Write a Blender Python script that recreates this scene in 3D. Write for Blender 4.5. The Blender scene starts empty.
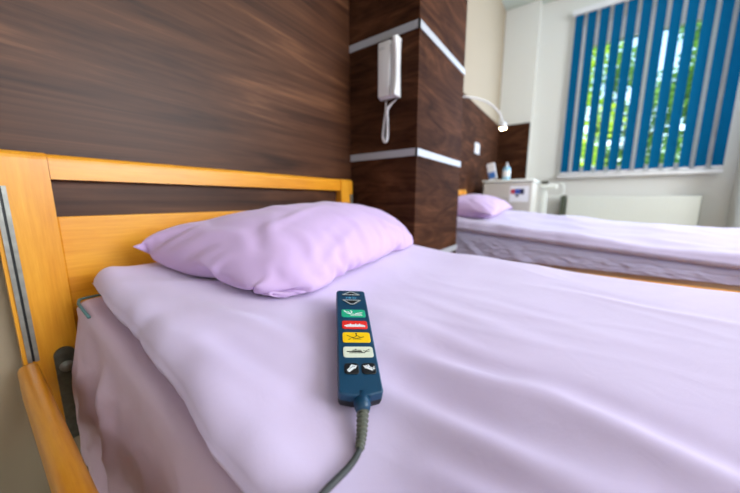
import bpy, bmesh, math, random
from mathutils import Vector, Matrix, noise
import numpy as np
random.seed(7)
S = .83                    # the layout below is written in units of .83 m, from the eye point
EYE = .82
def w(x, y, z): return Vector((S*x, S*y, EYE+S*z))
scn = bpy.context.scene
C = scn.collection

# ------------------------------------------------------------------ camera
YAW, PITCH = .9500972, -.1599452
cam_d = bpy.data.cameras.new('camera'); cam = bpy.data.objects.new('camera', cam_d); C.objects.link(cam)
cam.location = (0, 0, EYE)
cam.rotation_euler = (math.pi/2+PITCH, 0, -YAW)
cam_d.sensor_width = 36; cam_d.lens = 36*288.387/740
cam_d.clip_start = .01; cam_d.clip_end = 200
cam_d.dof.use_dof = True; cam_d.dof.focus_distance = .40; cam_d.dof.aperture_fstop = 2.5
scn.camera = cam

# ------------------------------------------------------------------ world, lights, exposure
wd = bpy.data.worlds.new('sky'); scn.world = wd; wd.use_nodes = True
nt = wd.node_tree; bg = nt.nodes['Background']
sky = nt.nodes.new('ShaderNodeTexSky'); sky.sky_type = 'NISHITA'
sky.sun_elevation = math.radians(50); sky.sun_rotation = math.radians(250); sky.sun_disc = False
nt.links.new(sky.outputs[0], bg.inputs[0]); bg.inputs[1].default_value = .45
sl = bpy.data.lights.new('sun', 'SUN'); sl.energy = 9; sl.angle = .01; sl.color = (1, .95, .85)
so = bpy.data.objects.new('sun', sl); C.objects.link(so); so.rotation_euler = (math.radians(42), 0, math.radians(-75))
def area(name, loc, tgt, sx, sy, e, col):
    l = bpy.data.lights.new(name, 'AREA'); l.shape = 'RECTANGLE'; l.size = sx; l.size_y = sy; l.energy = e; l.color = col
    o = bpy.data.objects.new(name, l); C.objects.link(o); o.location = loc
    o.rotation_euler = (Vector(tgt)-Vector(loc)).to_track_quat('-Z', 'Y').to_euler(); return o
area('daylight_side_window', (3.935, -.42, 1.85), (1.0, -.42, 1.85), 1.15, 1.4, 32, (.62, .78, 1))
area('foot_window_fill', (1.3, -3.1, 1.9), (.8, 0, 1.0), 2.2, 1.5, 84, (.90, .95, 1))  # added fill, standing for daylight through the unseen window behind the camera
scn.view_settings.view_transform = 'Standard'; scn.view_settings.look = 'None'
scn.view_settings.gamma = 1; scn.view_settings.use_curve_mapping = False
scn.view_settings.exposure = .72

# ------------------------------------------------------------------ materials
def lin(c): return tuple(((v/255)/12.92 if v/255 <= .04045 else ((v/255+.055)/1.055)**2.4) for v in c)+(1,)
M = {}
def mat(name, col, rough=.5, metal=0, spec=.5, bump=0, bscale=200, var=0, vscale=8, emit=0, sheen=0, trans=0):
    m = bpy.data.materials.new(name); m.use_nodes = True; t = m.node_tree; b = t.nodes['Principled BSDF']
    c = lin(col)
    b.inputs['Base Color'].default_value = c; b.inputs['Roughness'].default_value = rough
    b.inputs['Metallic'].default_value = metal; b.inputs['Specular IOR Level'].default_value = spec
    if sheen: b.inputs['Sheen Weight'].default_value = sheen
    if emit: b.inputs['Emission Color'].default_value = c; b.inputs['Emission Strength'].default_value = emit
    tc = t.nodes.new('ShaderNodeTexCoord')
    if var:
        n = t.nodes.new('ShaderNodeTexNoise'); n.inputs['Scale'].default_value = vscale; n.inputs['Detail'].default_value = 4
        t.links.new(tc.outputs['Object'], n.inputs['Vector'])
        r = t.nodes.new('ShaderNodeValToRGB'); r.color_ramp.elements[0].position = .3; r.color_ramp.elements[1].position = .7
        r.color_ramp.elements[0].color = tuple(v*(1-var) for v in c[:3])+(1,)
        r.color_ramp.elements[1].color = tuple(min(1, v*(1+var)) for v in c[:3])+(1,)
        t.links.new(n.outputs['Fac'], r.inputs[0]); t.links.new(r.outputs[0], b.inputs['Base Color'])
    if bump:
        n = t.nodes.new('ShaderNodeTexNoise'); n.inputs['Scale'].default_value = bscale; n.inputs['Detail'].default_value = 3
        t.links.new(tc.outputs['Object'], n.inputs['Vector'])
        bp = t.nodes.new('ShaderNodeBump'); bp.inputs['Strength'].default_value = bump; bp.inputs['Distance'].default_value = .002
        t.links.new(n.outputs['Fac'], bp.inputs['Height']); t.links.new(bp.outputs[0], b.inputs['Normal'])
    M[name] = m; return m
def wood(name, cols, sc, rough=.4, fine=(3, 3, 120), big=1.6, dist=1.5, spec=.5, mixf=.42):
    """long grain along x/y, tight across z (or by scale); cols dark>light"""
    m = bpy.data.materials.new(name); m.use_nodes = True; t = m.node_tree; b = t.nodes['Principled BSDF']
    N = t.nodes.new; L = t.links.new
    tc = N('ShaderNodeTexCoord')
    mp = N('ShaderNodeMapping'); mp.inputs['Scale'].default_value = sc; L(tc.outputs['Object'], mp.inputs[0])
    n1 = N('ShaderNodeTexNoise'); n1.inputs['Scale'].default_value = big; n1.inputs['Detail'].default_value = 5; n1.inputs['Distortion'].default_value = dist
    n1.inputs['Roughness'].default_value = .6
    L(mp.outputs[0], n1.inputs['Vector'])
    mp2 = N('ShaderNodeMapping'); mp2.inputs['Scale'].default_value = fine; L(tc.outputs['Object'], mp2.inputs[0])
    n2 = N('ShaderNodeTexNoise'); n2.inputs['Scale'].default_value = 1.5; n2.inputs['Detail'].default_value = 6; n2.inputs['Roughness'].default_value = .7
    L(mp2.outputs[0], n2.inputs['Vector'])
    mx = N('ShaderNodeMix'); mx.data_type = 'FLOAT'; mx.inputs[0].default_value = mixf
    L(n1.outputs['Fac'], mx.inputs[2]); L(n2.outputs['Fac'], mx.inputs[3])
    r = N('ShaderNodeValToRGB'); e = r.color_ramp.elements
    e[0].position = .34; e[0].color = lin(cols[0]); e[1].position = .66; e[1].color = lin(cols[-1])
    for i, cc in enumerate(cols[1:-1]):
        q = e.new(.34+.32*(i+1)/(len(cols)-1)); q.color = lin(cc)
    L(mx.outputs[0], r.inputs[0]); L(r.outputs[0], b.inputs['Base Color'])
    b.inputs['Roughness'].default_value = rough; b.inputs['Specular IOR Level'].default_value = spec
    bp = N('ShaderNodeBump'); bp.inputs['Strength'].default_value = .12; bp.inputs['Distance'].default_value = .001
    L(n2.outputs['Fac'], bp.inputs['Height']); L(bp.outputs[0], b.inputs['Normal'])
    M[name] = m; return m
def fabric(name, col, sheen=.25):
    m = bpy.data.materials.new(name); m.use_nodes = True; t = m.node_tree; b = t.nodes['Principled BSDF']
    N = t.nodes.new; L = t.links.new
    b.inputs['Roughness'].default_value = .85; b.inputs['Specular IOR Level'].default_value = .2
    b.inputs['Sheen Weight'].default_value = sheen
    tc = N('ShaderNodeTexCoord')
    n = N('ShaderNodeTexNoise'); n.inputs['Scale'].default_value = 5; n.inputs['Detail'].default_value = 5
    L(tc.outputs['Object'], n.inputs['Vector'])
    r = N('ShaderNodeValToRGB'); c = lin(col)
    r.color_ramp.elements[0].position = .3; r.color_ramp.elements[0].color = (c[0]*.95, c[1]*.93, c[2]*.96, 1)
    r.color_ramp.elements[1].position = .7; r.color_ramp.elements[1].color = c
    L(n.outputs['Fac'], r.inputs[0]); L(r.outputs[0], b.inputs['Base Color'])
    n2 = N('ShaderNodeTexNoise'); n2.inputs['Scale'].default_value = 900; n2.inputs['Detail'].default_value = 2
    L(tc.outputs['Object'], n2.inputs['Vector'])
    n3 = N('ShaderNodeTexNoise'); n3.inputs['Scale'].default_value = 22; n3.inputs['Detail'].default_value = 5; n3.inputs['Distortion'].default_value = 1.2
    L(tc.outputs['Object'], n3.inputs['Vector'])
    b1 = N('ShaderNodeBump'); b1.inputs['Strength'].default_value = .25; b1.inputs['Distance'].default_value = .0006
    L(n2.outputs['Fac'], b1.inputs['Height'])
    b2 = N('ShaderNodeBump'); b2.inputs['Strength'].default_value = .14; b2.inputs['Distance'].default_value = .004
    L(n3.outputs['Fac'], b2.inputs['Height']); L(b1.outputs[0], b2.inputs['Normal']); L(b2.outputs[0], b.inputs['Normal'])
    M[name] = m; return m
wood('walnut', [(40, 20, 12), (66, 38, 24), (84, 52, 34), (116, 76, 52)], (.42, .42, 4.2), .42, (1.0, 1.0, 60), 1.7, 2.2, .22, .34)
wood('walnut_dark', [(42, 22, 13), (58, 33, 20), (74, 44, 28), (94, 59, 39)], (1.1, 1.1, 5), .8, (2.2, 2.2, 90), 2.0, 2.4, .06, .28)
wood('beech', [(204, 124, 20), (218, 141, 30), (228, 155, 42), (238, 170, 60)], (5, 5, 1), .3, (110, 110, 6), 1.5, .6)
wood('beech_across', [(204, 124, 20), (218, 141, 30), (228, 155, 42), (238, 170, 60)], (1, 8, 8), .3, (6, 110, 110), 1.5, .6)
wood('beech_along', [(204, 124, 20), (218, 141, 30), (228, 155, 42), (238, 170, 60)], (8, 1, 8), .3, (110, 6, 110), 1.5, .6)
fabric('lilac', (216, 198, 229)); fabric('lilac_pillow', (205, 174, 216)); fabric('lilac_far', (204, 190, 218)); fabric('lilac_cool', (200, 195, 225)); fabric('lilac_sheet_shade', (206, 180, 198), .15)  # near sheet: the same lilac with shade and warm bounce in its colour
mat('mattress', (190, 160, 135), .85, bump=.3)
mat('teal_piping', (84, 122, 124), .6)
mat('wall_paint', (226, 225, 220), .8, bump=.05, bscale=300)
mat('beige_paint', (168, 152, 130), .8, bump=.05, bscale=300)
mat('ceiling_paint', (196, 204, 196), .9)
mat('floor_vinyl', (170, 156, 128), .45, var=.08, vscale=20)
mat('white_plastic', (232, 230, 232), .35)
mat('white_enamel', (228, 230, 222), .35)
mat('silver', (176, 177, 184), .5, metal=.2)
mat('steel', (150, 148, 142), .35, metal=.6, var=.15, vscale=60)
mat('dark_steel', (92, 90, 80), .45, metal=.4, var=.25, vscale=80)
mat('blind_fabric', (0, 92, 138), .9, spec=.1, bump=.2, bscale=400)
mat('blind_bounce_back', (226, 230, 232), .8); mat('remote_blue', (12, 62, 92), .38, bump=.06, bscale=900)
mat('remote_black', (16, 18, 22), .4)
mat('cable_rubber', (52, 55, 53), .5, bump=.1, bscale=500)
mat('boot_rubber', (88, 90, 78), .55)
for n, c in dict(btn_green=(25, 170, 130), btn_red=(228, 42, 34), btn_yellow=(250, 200, 8), btn_white=(222, 226, 206), sym_white=(235, 238, 240),
                 sym_black=(20, 20, 20), sym_grey=(170, 176, 178), sym_blue=(96, 170, 205)).items(): mat(n, c, .4)
mat('cabinet_white', (200, 194, 184), .5, var=.03)
mat('paper', (238, 238, 242), .6); mat('ink_red', (190, 50, 60), .6); mat('ink_blue', (50, 80, 170), .6); mat('ink_dark', (40, 40, 70), .6)
mat('bottle_blue', (150, 200, 225), .3); mat('label_blue', (60, 110, 180), .4)
mat('lamp_glow', (255, 225, 170), .5, emit=30); mat('fill_panel_glow', (255, 243, 226), .5, emit=5.6)
mat('bark', (84, 68, 50), .9, bump=.6, bscale=30)
mat('grass', (90, 120, 60), .9, var=.3, vscale=3)
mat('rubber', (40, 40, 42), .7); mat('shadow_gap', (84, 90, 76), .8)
def leafmat(name, col):
    m = bpy.data.materials.new(name); m.use_nodes = True; t = m.node_tree; b = t.nodes['Principled BSDF']
    c = lin(col); b.inputs['Base Color'].default_value = c; b.inputs['Roughness'].default_value = .5
    tr = t.nodes.new('ShaderNodeBsdfTranslucent'); tr.inputs[0].default_value = c
    mx = t.nodes.new('ShaderNodeMixShader'); mx.inputs[0].default_value = .45
    t.links.new(b.outputs[0], mx.inputs[1]); t.links.new(tr.outputs[0], mx.inputs[2])
    t.links.new(mx.outputs[0], t.nodes['Material Output'].inputs[0]); M[name] = m
leafmat('leaf_a', (170, 204, 44)); leafmat('leaf_b', (100, 146, 62))
m = bpy.data.materials.new('glass'); m.use_nodes = True; t = m.node_tree
gl = t.nodes.new('ShaderNodeBsdfGlossy'); gl.inputs['Roughness'].default_value = .02
tp = t.nodes.new('ShaderNodeBsdfTransparent'); tp.inputs[0].default_value = (.95, .98, .96, 1)
fr = t.nodes.new('ShaderNodeFresnel'); mx = t.nodes.new('ShaderNodeMixShader')
t.links.new(fr.outputs[0], mx.inputs[0]); t.links.new(tp.outputs[0], mx.inputs[1]); t.links.new(gl.outputs[0], mx.inputs[2])
t.links.new(mx.outputs[0], t.nodes['Material Output'].inputs[0]); M['glass'] = m

# ------------------------------------------------------------------ helpers
def tag(o, label=None, cat=None, group=None, kind=None):
    if label: o['label'] = label
    if cat: o['category'] = cat
    if group: o['group'] = group
    if kind: o['kind'] = kind
    return o
def empty(name, loc, label, cat, group=None):
    o = bpy.data.objects.new(name, None); C.objects.link(o); o.location = loc; o.empty_display_size = .05
    return tag(o, label, cat, group)
def wloc(p):
    v = Vector((0, 0, 0))
    while p: v += Vector(p.location); p = p.parent
    return v
def link(name, verts, faces, material, parent=None, smooth=False, local=False):
    me = bpy.data.meshes.new(name)
    vs = [Vector(v) for v in verts]
    if parent and not local:
        off = wloc(parent); vs = [v-off for v in vs]
    me.from_pydata(vs, [], faces); me.update()
    me.materials.append(M[material] if isinstance(material, str) else material)
    if smooth: me.polygons.foreach_set('use_smooth', [True]*len(me.polygons))
    o = bpy.data.objects.new(name, me); C.objects.link(o)
    if parent: o.parent = parent
    return o
def from_bm(name, bm, material, parent=None, smooth=False, local=False):
    bmesh.ops.recalc_face_normals(bm, faces=bm.faces)
    bm.verts.index_update()
    o = link(name, [v.co.copy() for v in bm.verts], [[v.index for v in f.verts] for f in bm.faces], material, parent, smooth, local)
    bm.free(); return o
def bx(bm, lo, hi, bev=0, seg=2, axes=None):
    t = bmesh.new()
    bmesh.ops.create_cube(t, size=1)
    lo = Vector(lo); hi = Vector(hi)
    for v in t.verts: v.co = Vector([(lo[i]+hi[i])/2+v.co[i]*(hi[i]-lo[i]) for i in range(3)])
    if bev:
        ed = t.edges[:]
        if axes is not None: ed = [e for e in ed if abs((e.verts[0].co-e.verts[1].co).normalized()[axes]) > .9]
        bmesh.ops.bevel(t, geom=ed, offset=bev, segments=seg, affect='EDGES', profile=.5)
    me = bpy.data.meshes.new('t'); t.to_mesh(me); t.free(); bm.from_mesh(me); bpy.data.meshes.remove(me)
def box(name, lo, hi, material, parent=None, bev=0, seg=2, axes=None, local=False):
    bm = bmesh.new(); lo, hi = [min(a, b) for a, b in zip(lo, hi)], [max(a, b) for a, b in zip(lo, hi)]
    bx(bm, lo, hi, bev, seg, axes)
    return from_bm(name, bm, material, parent, bool(bev) and seg > 2, local)
def catmull(pts, n=8):
    P = [Vector(p) for p in pts]; P = [P[0]*2-P[1]]+P+[P[-1]*2-P[-2]]; out = []
    for i in range(1, len(P)-2):
        for k in range(n):
            t = k/n
            out.append(.5*((2*P[i])+(-P[i-1]+P[i+1])*t+(2*P[i-1]-5*P[i]+4*P[i+1]-P[i+2])*t*t+(-P[i-1]+3*P[i]-3*P[i+1]+P[i+2])*t**3))
    out.append(P[-2]); return out
def tube(bm, pts, r, seg=10, caps=True):
    pts = [Vector(p) for p in pts]; rs = r if hasattr(r, '__len__') else [r]*len(pts)
    t0 = (pts[1]-pts[0]).normalized(); up = Vector((0, 0, 1)) if abs(t0.z) < .9 else Vector((1, 0, 0))
    nrm = (up-t0*up.dot(t0)).normalized(); rings = []
    for i, p in enumerate(pts):
        t = (pts[min(i+1, len(pts)-1)]-pts[max(i-1, 0)]).normalized()
        nrm = (nrm-t*nrm.dot(t)).normalized(); b = t.cross(nrm)
        rings.append([bm.verts.new(p+(nrm*math.cos(a)+b*math.sin(a))*rs[i]) for a in [2*math.pi*k/seg for k in range(seg)]])
    for a, b in zip(rings, rings[1:]):
        for k in range(seg): bm.faces.new((a[k], a[(k+1) % seg], b[(k+1) % seg], b[k]))
    if caps: bm.faces.new(rings[0][::-1]); bm.faces.new(rings[-1])
def tubeo(name, pts, r, material, parent=None, seg=10, local=False):
    bm = bmesh.new(); tube(bm, pts, r, seg); return from_bm(name, bm, material, parent, True, local)
def lathe(bm, prof, loc, axis='z', seg=20):
    rings = []
    for r, h in prof:
        ring = []
        for k in range(seg):
            a = 2*math.pi*k/seg; c, s = r*math.cos(a), r*math.sin(a)
            v = dict(z=(c, s, h), y=(c, h, s), x=(h, c, s))[axis]
            ring.append(bm.verts.new(Vector(loc)+Vector(v)))
        rings.append(ring)
    for a, b in zip(rings, rings[1:]):
        for k in range(seg): bm.faces.new((a[k], a[(k+1) % seg], b[(k+1) % seg], b[k]))
    bm.faces.new(rings[0][::-1]); bm.faces.new(rings[-1])
def copy_tree(o, parent=None, off=None):
    c = o.copy(); C.objects.link(c); c.parent = parent
    if off is not None: c.location = Vector(o.location)+off
    for ch in list(o.children): copy_tree(ch, c)
    return c
def interp(x, xs, ys): return float(np.interp(x, xs, ys))
def fnoise(x, y, z=0): return noise.noise(Vector((x, y, z)))
def wall_hole(name, axis, pos, thick, a0, a1, z0, z1, holes, material):
    """wall slab perpendicular to axis with rectangular holes (a,b,zlo,zhi)"""
    bm = bmesh.new(); cuts = sorted({a0, a1}|{h[0] for h in holes}|{h[1] for h in holes})
    for p, q in zip(cuts, cuts[1:]):
        zs = [(z0, z1)]
        for h in holes:
            if h[0] <= p and h[1] >= q: zs = [(z0, h[2]), (h[3], z1)]
        for lo, hi in zs:
            if axis == 'x': bx(bm, (pos, p, lo), (pos+thick, q, hi))
            else: bx(bm, (p, pos, lo), (q, pos+thick, hi))
    bmesh.ops.remove_doubles(bm, verts=bm.verts, dist=1e-5)
    return tag(from_bm(name, bm, material), kind='structure')

# ------------------------------------------------------------------ the room
WY = S*1.06            # painted face of the head wall
XW = S*4.86            # face of the window wall
X0, Y0 = -1.5, -3.3
CZ = EYE+S*2.58
def sbox(name, lo, hi, material, **k): return tag(box(name, lo, hi, material, **k), kind='structure')
sbox('floor', (X0-.2, Y0-.2, -.1), (XW+.25, WY+.2, 0), 'floor_vinyl')
sbox('ceiling', (X0-.2, Y0-.2, CZ), (XW+.25, WY+.2, CZ+.1), 'ceiling_paint')
sbox('wall_head', (X0-.2, WY, 0), (XW+.25, WY+.2, CZ), 'beige_paint')
sbox('wall_left', (X0-.2, Y0, 0), (X0, WY, CZ), 'wall_paint')
win = (S*-1.16, S*.20, EYE+S*.33, EYE+S*2.16)
wall_hole('wall_window', 'x', XW, .25, Y0, WY, 0, CZ, [win], 'wall_paint')
fw = (.2, 2.4, 1.0, 2.5)
wall_hole('wall_foot', 'y', Y0-.2, .2, X0, XW, 0, CZ, [fw], 'wall_paint')
# walnut cladding on the head wall
sbox('trim_1', (X0, WY-.018, EYE-S*.125), (S*1.27, WY-.0005, CZ-.002), 'walnut')
sbox('trim_2', (S*1.87, WY-.018, .10), (S*4.725, WY-.0005, EYE+S*1.06), 'walnut_dark')
# clad column between the beds
CX0, CX1, CY = S*1.27, S*1.885, S*.64
sbox('wall_column', (CX0, CY, 0), (CX1, WY-.0005, CZ-.001), 'walnut_dark', bev=.002)
for i, z in enumerate((1.30, .767, .224, -.310)):
    zz = EYE+S*z; bm = bmesh.new()
    bx(bm, (CX0-.003, CY-.003, zz-.014), (CX0+.004, WY-.019, zz+.014)); bx(bm, (CX0-.003, CY-.003, zz-.014), (CX1+.002, CY+.004, zz+.014))
    tag(from_bm('trim_%d' % (3+i), bm, 'silver'), kind='structure')
# chase in the far corner, walnut below and white above
sbox('wall_corner', (S*4.725, S*.64, 0), (XW-.001, WY-.001, CZ-.001), 'wall_paint')
sbox('trim_7', (S*4.725-.016, S*.645, .1), (S*4.725-.0005, WY-.019, EYE+S*1.06), 'walnut_dark')
# pilaster to the right of the window
sbox('wall_pilaster', (S*4.45, Y0+.001, 0), (XW-.001, S*-1.34, CZ-.001), 'wall_paint')
sbox('baseboard_head', (X0, WY-.014, 0), (CX0, WY-.0005, .09), 'white_enamel')
sbox('baseboard_window', (XW-.014, S*-1.33, 0), (XW-.0005, S*.63, .09), 'white_enamel')
# window 1
wf = empty('window_1', (XW+.08, (win[0]+win[1])/2, win[2]), None, None); wf['kind'] = 'structure'
bm = bmesh.new(); x0, x1 = XW+.008, XW+.09
ya, yb, za, zb = win
ym = S*-.46
for lo, hi in (((ya, za), (yb, za+.08)), ((ya, zb-.2), (yb, zb)), ((ya, za+.08), (ya+.17, zb-.2)), ((yb-.1, za+.08), (yb, zb-.2)), ((ym-.05, za+.08), (ym+.05, zb-.2))):
    bx(bm, (x0, lo[0]+.001, lo[1]), (x1, hi[0]-.001, hi[1]), .003)
from_bm('window_frame', bm, 'white_plastic', wf)
for a, b in ((ya+.17, ym-.05), (ym+.05, yb-.1)):
    box('pane', (XW+.06, a, za+.08), (XW+.066, b, zb-.2), 'glass', wf)
tubeo('window_handle', [(XW+.01, ym, za+.75), (XW-.012, ym, za+.75), (XW-.012, ym, za+.62)], .008, 'white_plastic', wf)
sbox('trim_8', (XW-.09, ya-.05, za-.035), (XW+.007, yb+.06, za), 'white_plastic', bev=.006, seg=3)
# unseen window, added behind the camera as a source of broad light
wf = empty('fill_window', (1.3, Y0-.08, 1.0), None, None); wf['kind'] = 'structure'
bm = bmesh.new(); xa, xb, za2, zb2 = fw
for lo, hi in (((xa, za2), (xb, za2+.07)), ((xa, zb2-.07), (xb, zb2)), ((xa, za2), (xa+.07, zb2)), ((xb-.07, za2), (xb, zb2)), ((1.26, za2), (1.34, zb2))):
    bx(bm, (lo[0]+.001, Y0-.12, lo[1]+.001), (hi[0]-.001, Y0-.06, hi[1]-.001), .005)
from_bm('window_frame', bm, 'white_plastic', wf)
for a, b in ((xa+.07, 1.26), (1.34, xb-.07)): box('pane', (a, Y0-.09, za2+.07), (b, Y0-.085, zb2-.07), 'glass', wf)
sbox('ground', (XW+.3, -14, -1.3), (30, 14, -1.2), 'grass')

# ------------------------------------------------------------------ beds
YF, YB = S*1.0, S*1.045           # front and back face of the headboard
def bullrail(bm, x0, x1, yf, yb, z0, z1, n=8):
    """horizontal rail along x, rounded at the top front and top back"""
    prof = [(yf, z0), (yf, z1-.014)]
    for k in range(n+1):
        a = math.pi-k*math.pi/n; prof.append(((yf+yb)/2+(yb-yf)/2*math.cos(a), z1-.014+.014*math.sin(a)))
    prof += [(yb, z1-.014), (yb, z0)]
    # drop duplicate points
    p2 = [prof[0]]
    for p in prof[1:]:
        if abs(p[0]-p2[-1][0])+abs(p[1]-p2[-1][1]) > 1e-6: p2.append(p)
    A = [bm.verts.new((x0, y, z)) for y, z in p2]; B = [bm.verts.new((x1, y, z)) for y, z in p2]; n = len(p2)
    for i in range(n): bm.faces.new((A[i], A[(i+1) % n], B[(i+1) % n], B[i]))
    bm.faces.new(A[::-1]); bm.faces.new(B)
def board(name, parent, yf, yb, front, dz=0):
    """end board with posts, top rail and inset panel; front=-1 when the bed side is -y"""
    ztop = EYE+S*(.108+dz); zbot = EYE-S*.60
    bd = bpy.data.objects.new(name, None); C.objects.link(bd); bd.parent = parent
    bd.location = Vector((S*.63, yf, zbot))-wloc(parent)
    for xa, xb in ((.034, .126), (1.147, 1.236)):
        bm = bmesh.new(); bullrail(bm, S*xa, S*xb, yf, yb, zbot, ztop); 
        p = from_bm('post', bm, 'beech', bd)
    bm = bmesh.new(); t = yb-yf
    bullrail(bm, S*.1275, S*1.1455, yf+t*.12, yb-t*.12, EYE+S*(.048+dz), EYE+S*(.106+dz)); from_bm('top_rail', bm, 'beech_across', bd)
    box('panel', (S*.127, yf+t*.35, zbot+.06), (S*1.146, yb-t*.3, EYE+S*(-.040+dz)), 'beech_across', bd, bev=.003)
    # metal guide channels in the posts
    f = yf if front < 0 else yb
    for xc in (.0495, 1.222):
        bm = bmesh.new(); d = .004*front
        for a, b in ((-.0075, -.0018), (.0018, .0075)):
            bx(bm, (S*xc+a, min(f, f+d), EYE-S*.372), (S*xc+b, max(f, f+d), EYE+S*(.03+dz)))
        ch = from_bm('rail_channel', bm, 'steel', bd)
        box('channel_groove', (S*xc-.0018, min(f, f+d*.3), EYE-S*.372), (S*xc+.0018, max(f, f+d*.3), EYE+S*(.03+dz)), 'remote_black', ch)
    return bd
def bed(label):
    r = empty('hospital_bed', (S*.63, -.2, 0), label, 'bed', 'hospital beds')
    board('headboard', r, YF, YB, -1)
    board('footboard', r, S*-1.545, S*-1.50, 1, -.18)
    # side rails: rounded beech bars lowered beside the mattress
    for x in (.0385, 1.2315):
        bm = bmesh.new()
        bx(bm, (S*(x-.0165), S*-1.49, EYE-S*.455), (S*(x+.0165), S*.985, EYE-S*.366), .0105, 5)
        from_bm('side_rail', bm, 'beech_along', r, True)
    # steel frame
    bm = bmesh.new()
    for x in (.19, 1.08): bx(bm, (S*x-.02, S*-1.49, EYE-S*.58), (S*x+.02, S*.97, EYE-S*.52), .004)
    for y in (-1.3, -.7, -.1, .4, .85): bx(bm, (S*.19, S*y-.015, EYE-S*.575), (S*1.08, S*y+.015, EYE-S*.53), .003)
    from_bm('frame', bm, 'steel', r)
    bm = bmesh.new()
    for k in range(13): bx(bm, (S*.14, S*(-1.42+k*.19)-.03, EYE-S*.52), (S*1.13, S*(-1.42+k*.19)+.03, EYE-S*.495), .003)
    from_bm('slat_base', bm, 'beech_across', r)
    for x in (.22, 1.05):
        for y in (-1.15, .7):
            lg = box('leg', (S*x-.02, S*y-.02, .11), (S*x+.02, S*y+.02, EYE-S*.575), 'steel', r, bev=.004)
            bm = bmesh.new(); lathe(bm, [(.02, -.018), (.05, -.015), (.05, .015), (.02, .018)], (S*x, S*y, .05), 'x', 24)
            from_bm('castor', bm, 'rubber', lg)
            bm = bmesh.new(); bx(bm, (S*x-.026, S*y-.014, .04), (S*x-.02, S*y+.014, .12)); bx(bm, (S*x+.02, S*y-.014, .04), (S*x+.026, S*y+.014, .12)); bx(bm, (S*x-.026, S*y-.014, .105), (S*x+.026, S*y+.014, .12))
            from_bm('castor_fork', bm, 'steel', lg)
    # mattress retaining bracket at the head end: dark plate with a bolt, beech side slat
    for sx in (1, -1):
        xc = .099 if sx > 0 else 1.171
        bm = bmesh.new(); pts = []
        for k in range(9): a = math.pi*k/8; pts.append((S*xc+.0155*math.cos(a), EYE-S*.375+.0155*math.sin(a)))
        pts += [(S*xc-.0155, EYE-S*.60), (S*xc+.0155, EYE-S*.60)]
        A = [bm.verts.new((x, YF-.006, z)) for x, z in pts]; B = [bm.verts.new((x, YF-.0005, z)) for x, z in pts]; n = len(pts)
        for i in range(n): bm.faces.new((A[i], A[(i+1) % n], B[(i+1) % n], B[i]))
        bm.faces.new(A[::-1]); bm.faces.new(B)
        br = from_bm('bracket', bm, 'dark_steel', r)
        bm = bmesh.new(); lathe(bm, [(.011, 0), (.011, -.003), (.0085, -.0032), (.0085, -.010), (.005, -.012)], (S*xc, YF-.006, EYE-S*.405), 'y', 6 if 0 else 14)
        from_bm('bolt', bm, 'steel', br, True)
    for x in (.118, 1.152): box('side_slat', (S*x-.006, S*-1.45, EYE-S*.56), (S*x+.006, S*.985, EYE-S*.435), 'beech_along', r, bev=.002)
    return r
OFF = Vector((S*1.965, 0, 0))
b1 = bed('yellow beech hospital bed in the foreground, its headboard against the walnut wall')
b2 = copy_tree(b1, None, OFF)
for ch in b2.children:
    if ch.name.startswith('side_rail'): ch.location.z -= .037      # this bed's rails hang a little lower
b2['label'] = ''; b2['label'] = 'yellow beech hospital bed beyond the clad column, nearer the window'
# the rail hanging between side rail ends: nothing more is seen

# ---- soft goods. Surface of the duvet of the first bed, in layout units
def Z1(x, y):
    z = interp(y, [-1.5, 0, .2, .4, .6, .8, .97], [-.247, -.245, -.241, -.228, -.206, -.180, -.160])
    z -= .042*math.exp(-((x-.24)**2+(y-.17)**2)/.17**2)
    return z
def Z2(x, y):
    z = interp(y, [-1.5, -.61, 0, .68, .97], [-.24, -.235, -.19, -.135, -.12])
    z += .085*math.exp(-((x-.8)/.45)**2) - .03
    return z
def seg_ridge(x, y, a, b, wdt, amp):
    dx, dy = b[0]-a[0], b[1]-a[1]; L2 = dx*dx+dy*dy
    t = max(0, min(1, ((x-a[0])*dx+(y-a[1])*dy)/L2)); px, py = x-a[0]-t*dx, y-a[1]-t*dy
    s = math.copysign(1, dx*py-dy*px); d = math.hypot(px, py)*s
    e = math.sin(math.pi*min(1, max(0, .08+t*.84)))
    u = d/wdt
    return amp*e*(math.exp(-u*u) - .55*math.exp(-((u-1.7)/1.1)**2))
R1 = [((.40, .22), (.40, .0), .024, .0085), ((.40, .02), (.33, -.22), .026, .0085), ((.32, .24), (.285, -.06), .022, .008),
      ((.50, .36), (.47, .05), .02, .002), ((.92, .05), (.85, -.33), .02, .003), ((.62, .32), (.55, .0), .024, .002),
      ((.23, .62), (.30, .34), .02, .006), ((.20, .80), (.42, .58), .022, .005), ((.18, .5), (.21, .3), .015, .006),
      ((.72, .3), (.66, -.1), .022, .0015), ((.2, .88), (.55, .80), .018, .004), ((.24, .12), (.20, -.3), .02, .008)]
def wr1(x, y):
    v = 0
    xx = x+.02*fnoise(x*6, y*6, 5); yy = y+.02*fnoise(x*6, y*6, 9)
    for r in R1: v += seg_ridge(xx, yy, *r)
    v += .006*fnoise(x*3.2, y*2.6, 1.3)+.0016*fnoise(x*9+3, y*6, 7)
    v += .010*math.exp(-((x-1.15)/.12)**2-((y-.22)/.17)**4)
    v += .010*math.exp(-((x-.17)/.04)**2-((y-.92)/.09)**2)
    n = 1-abs(fnoise(x*7+2*fnoise(x*3, y*3), y*4, 11)); v += .0012*n**5
    return v
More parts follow.
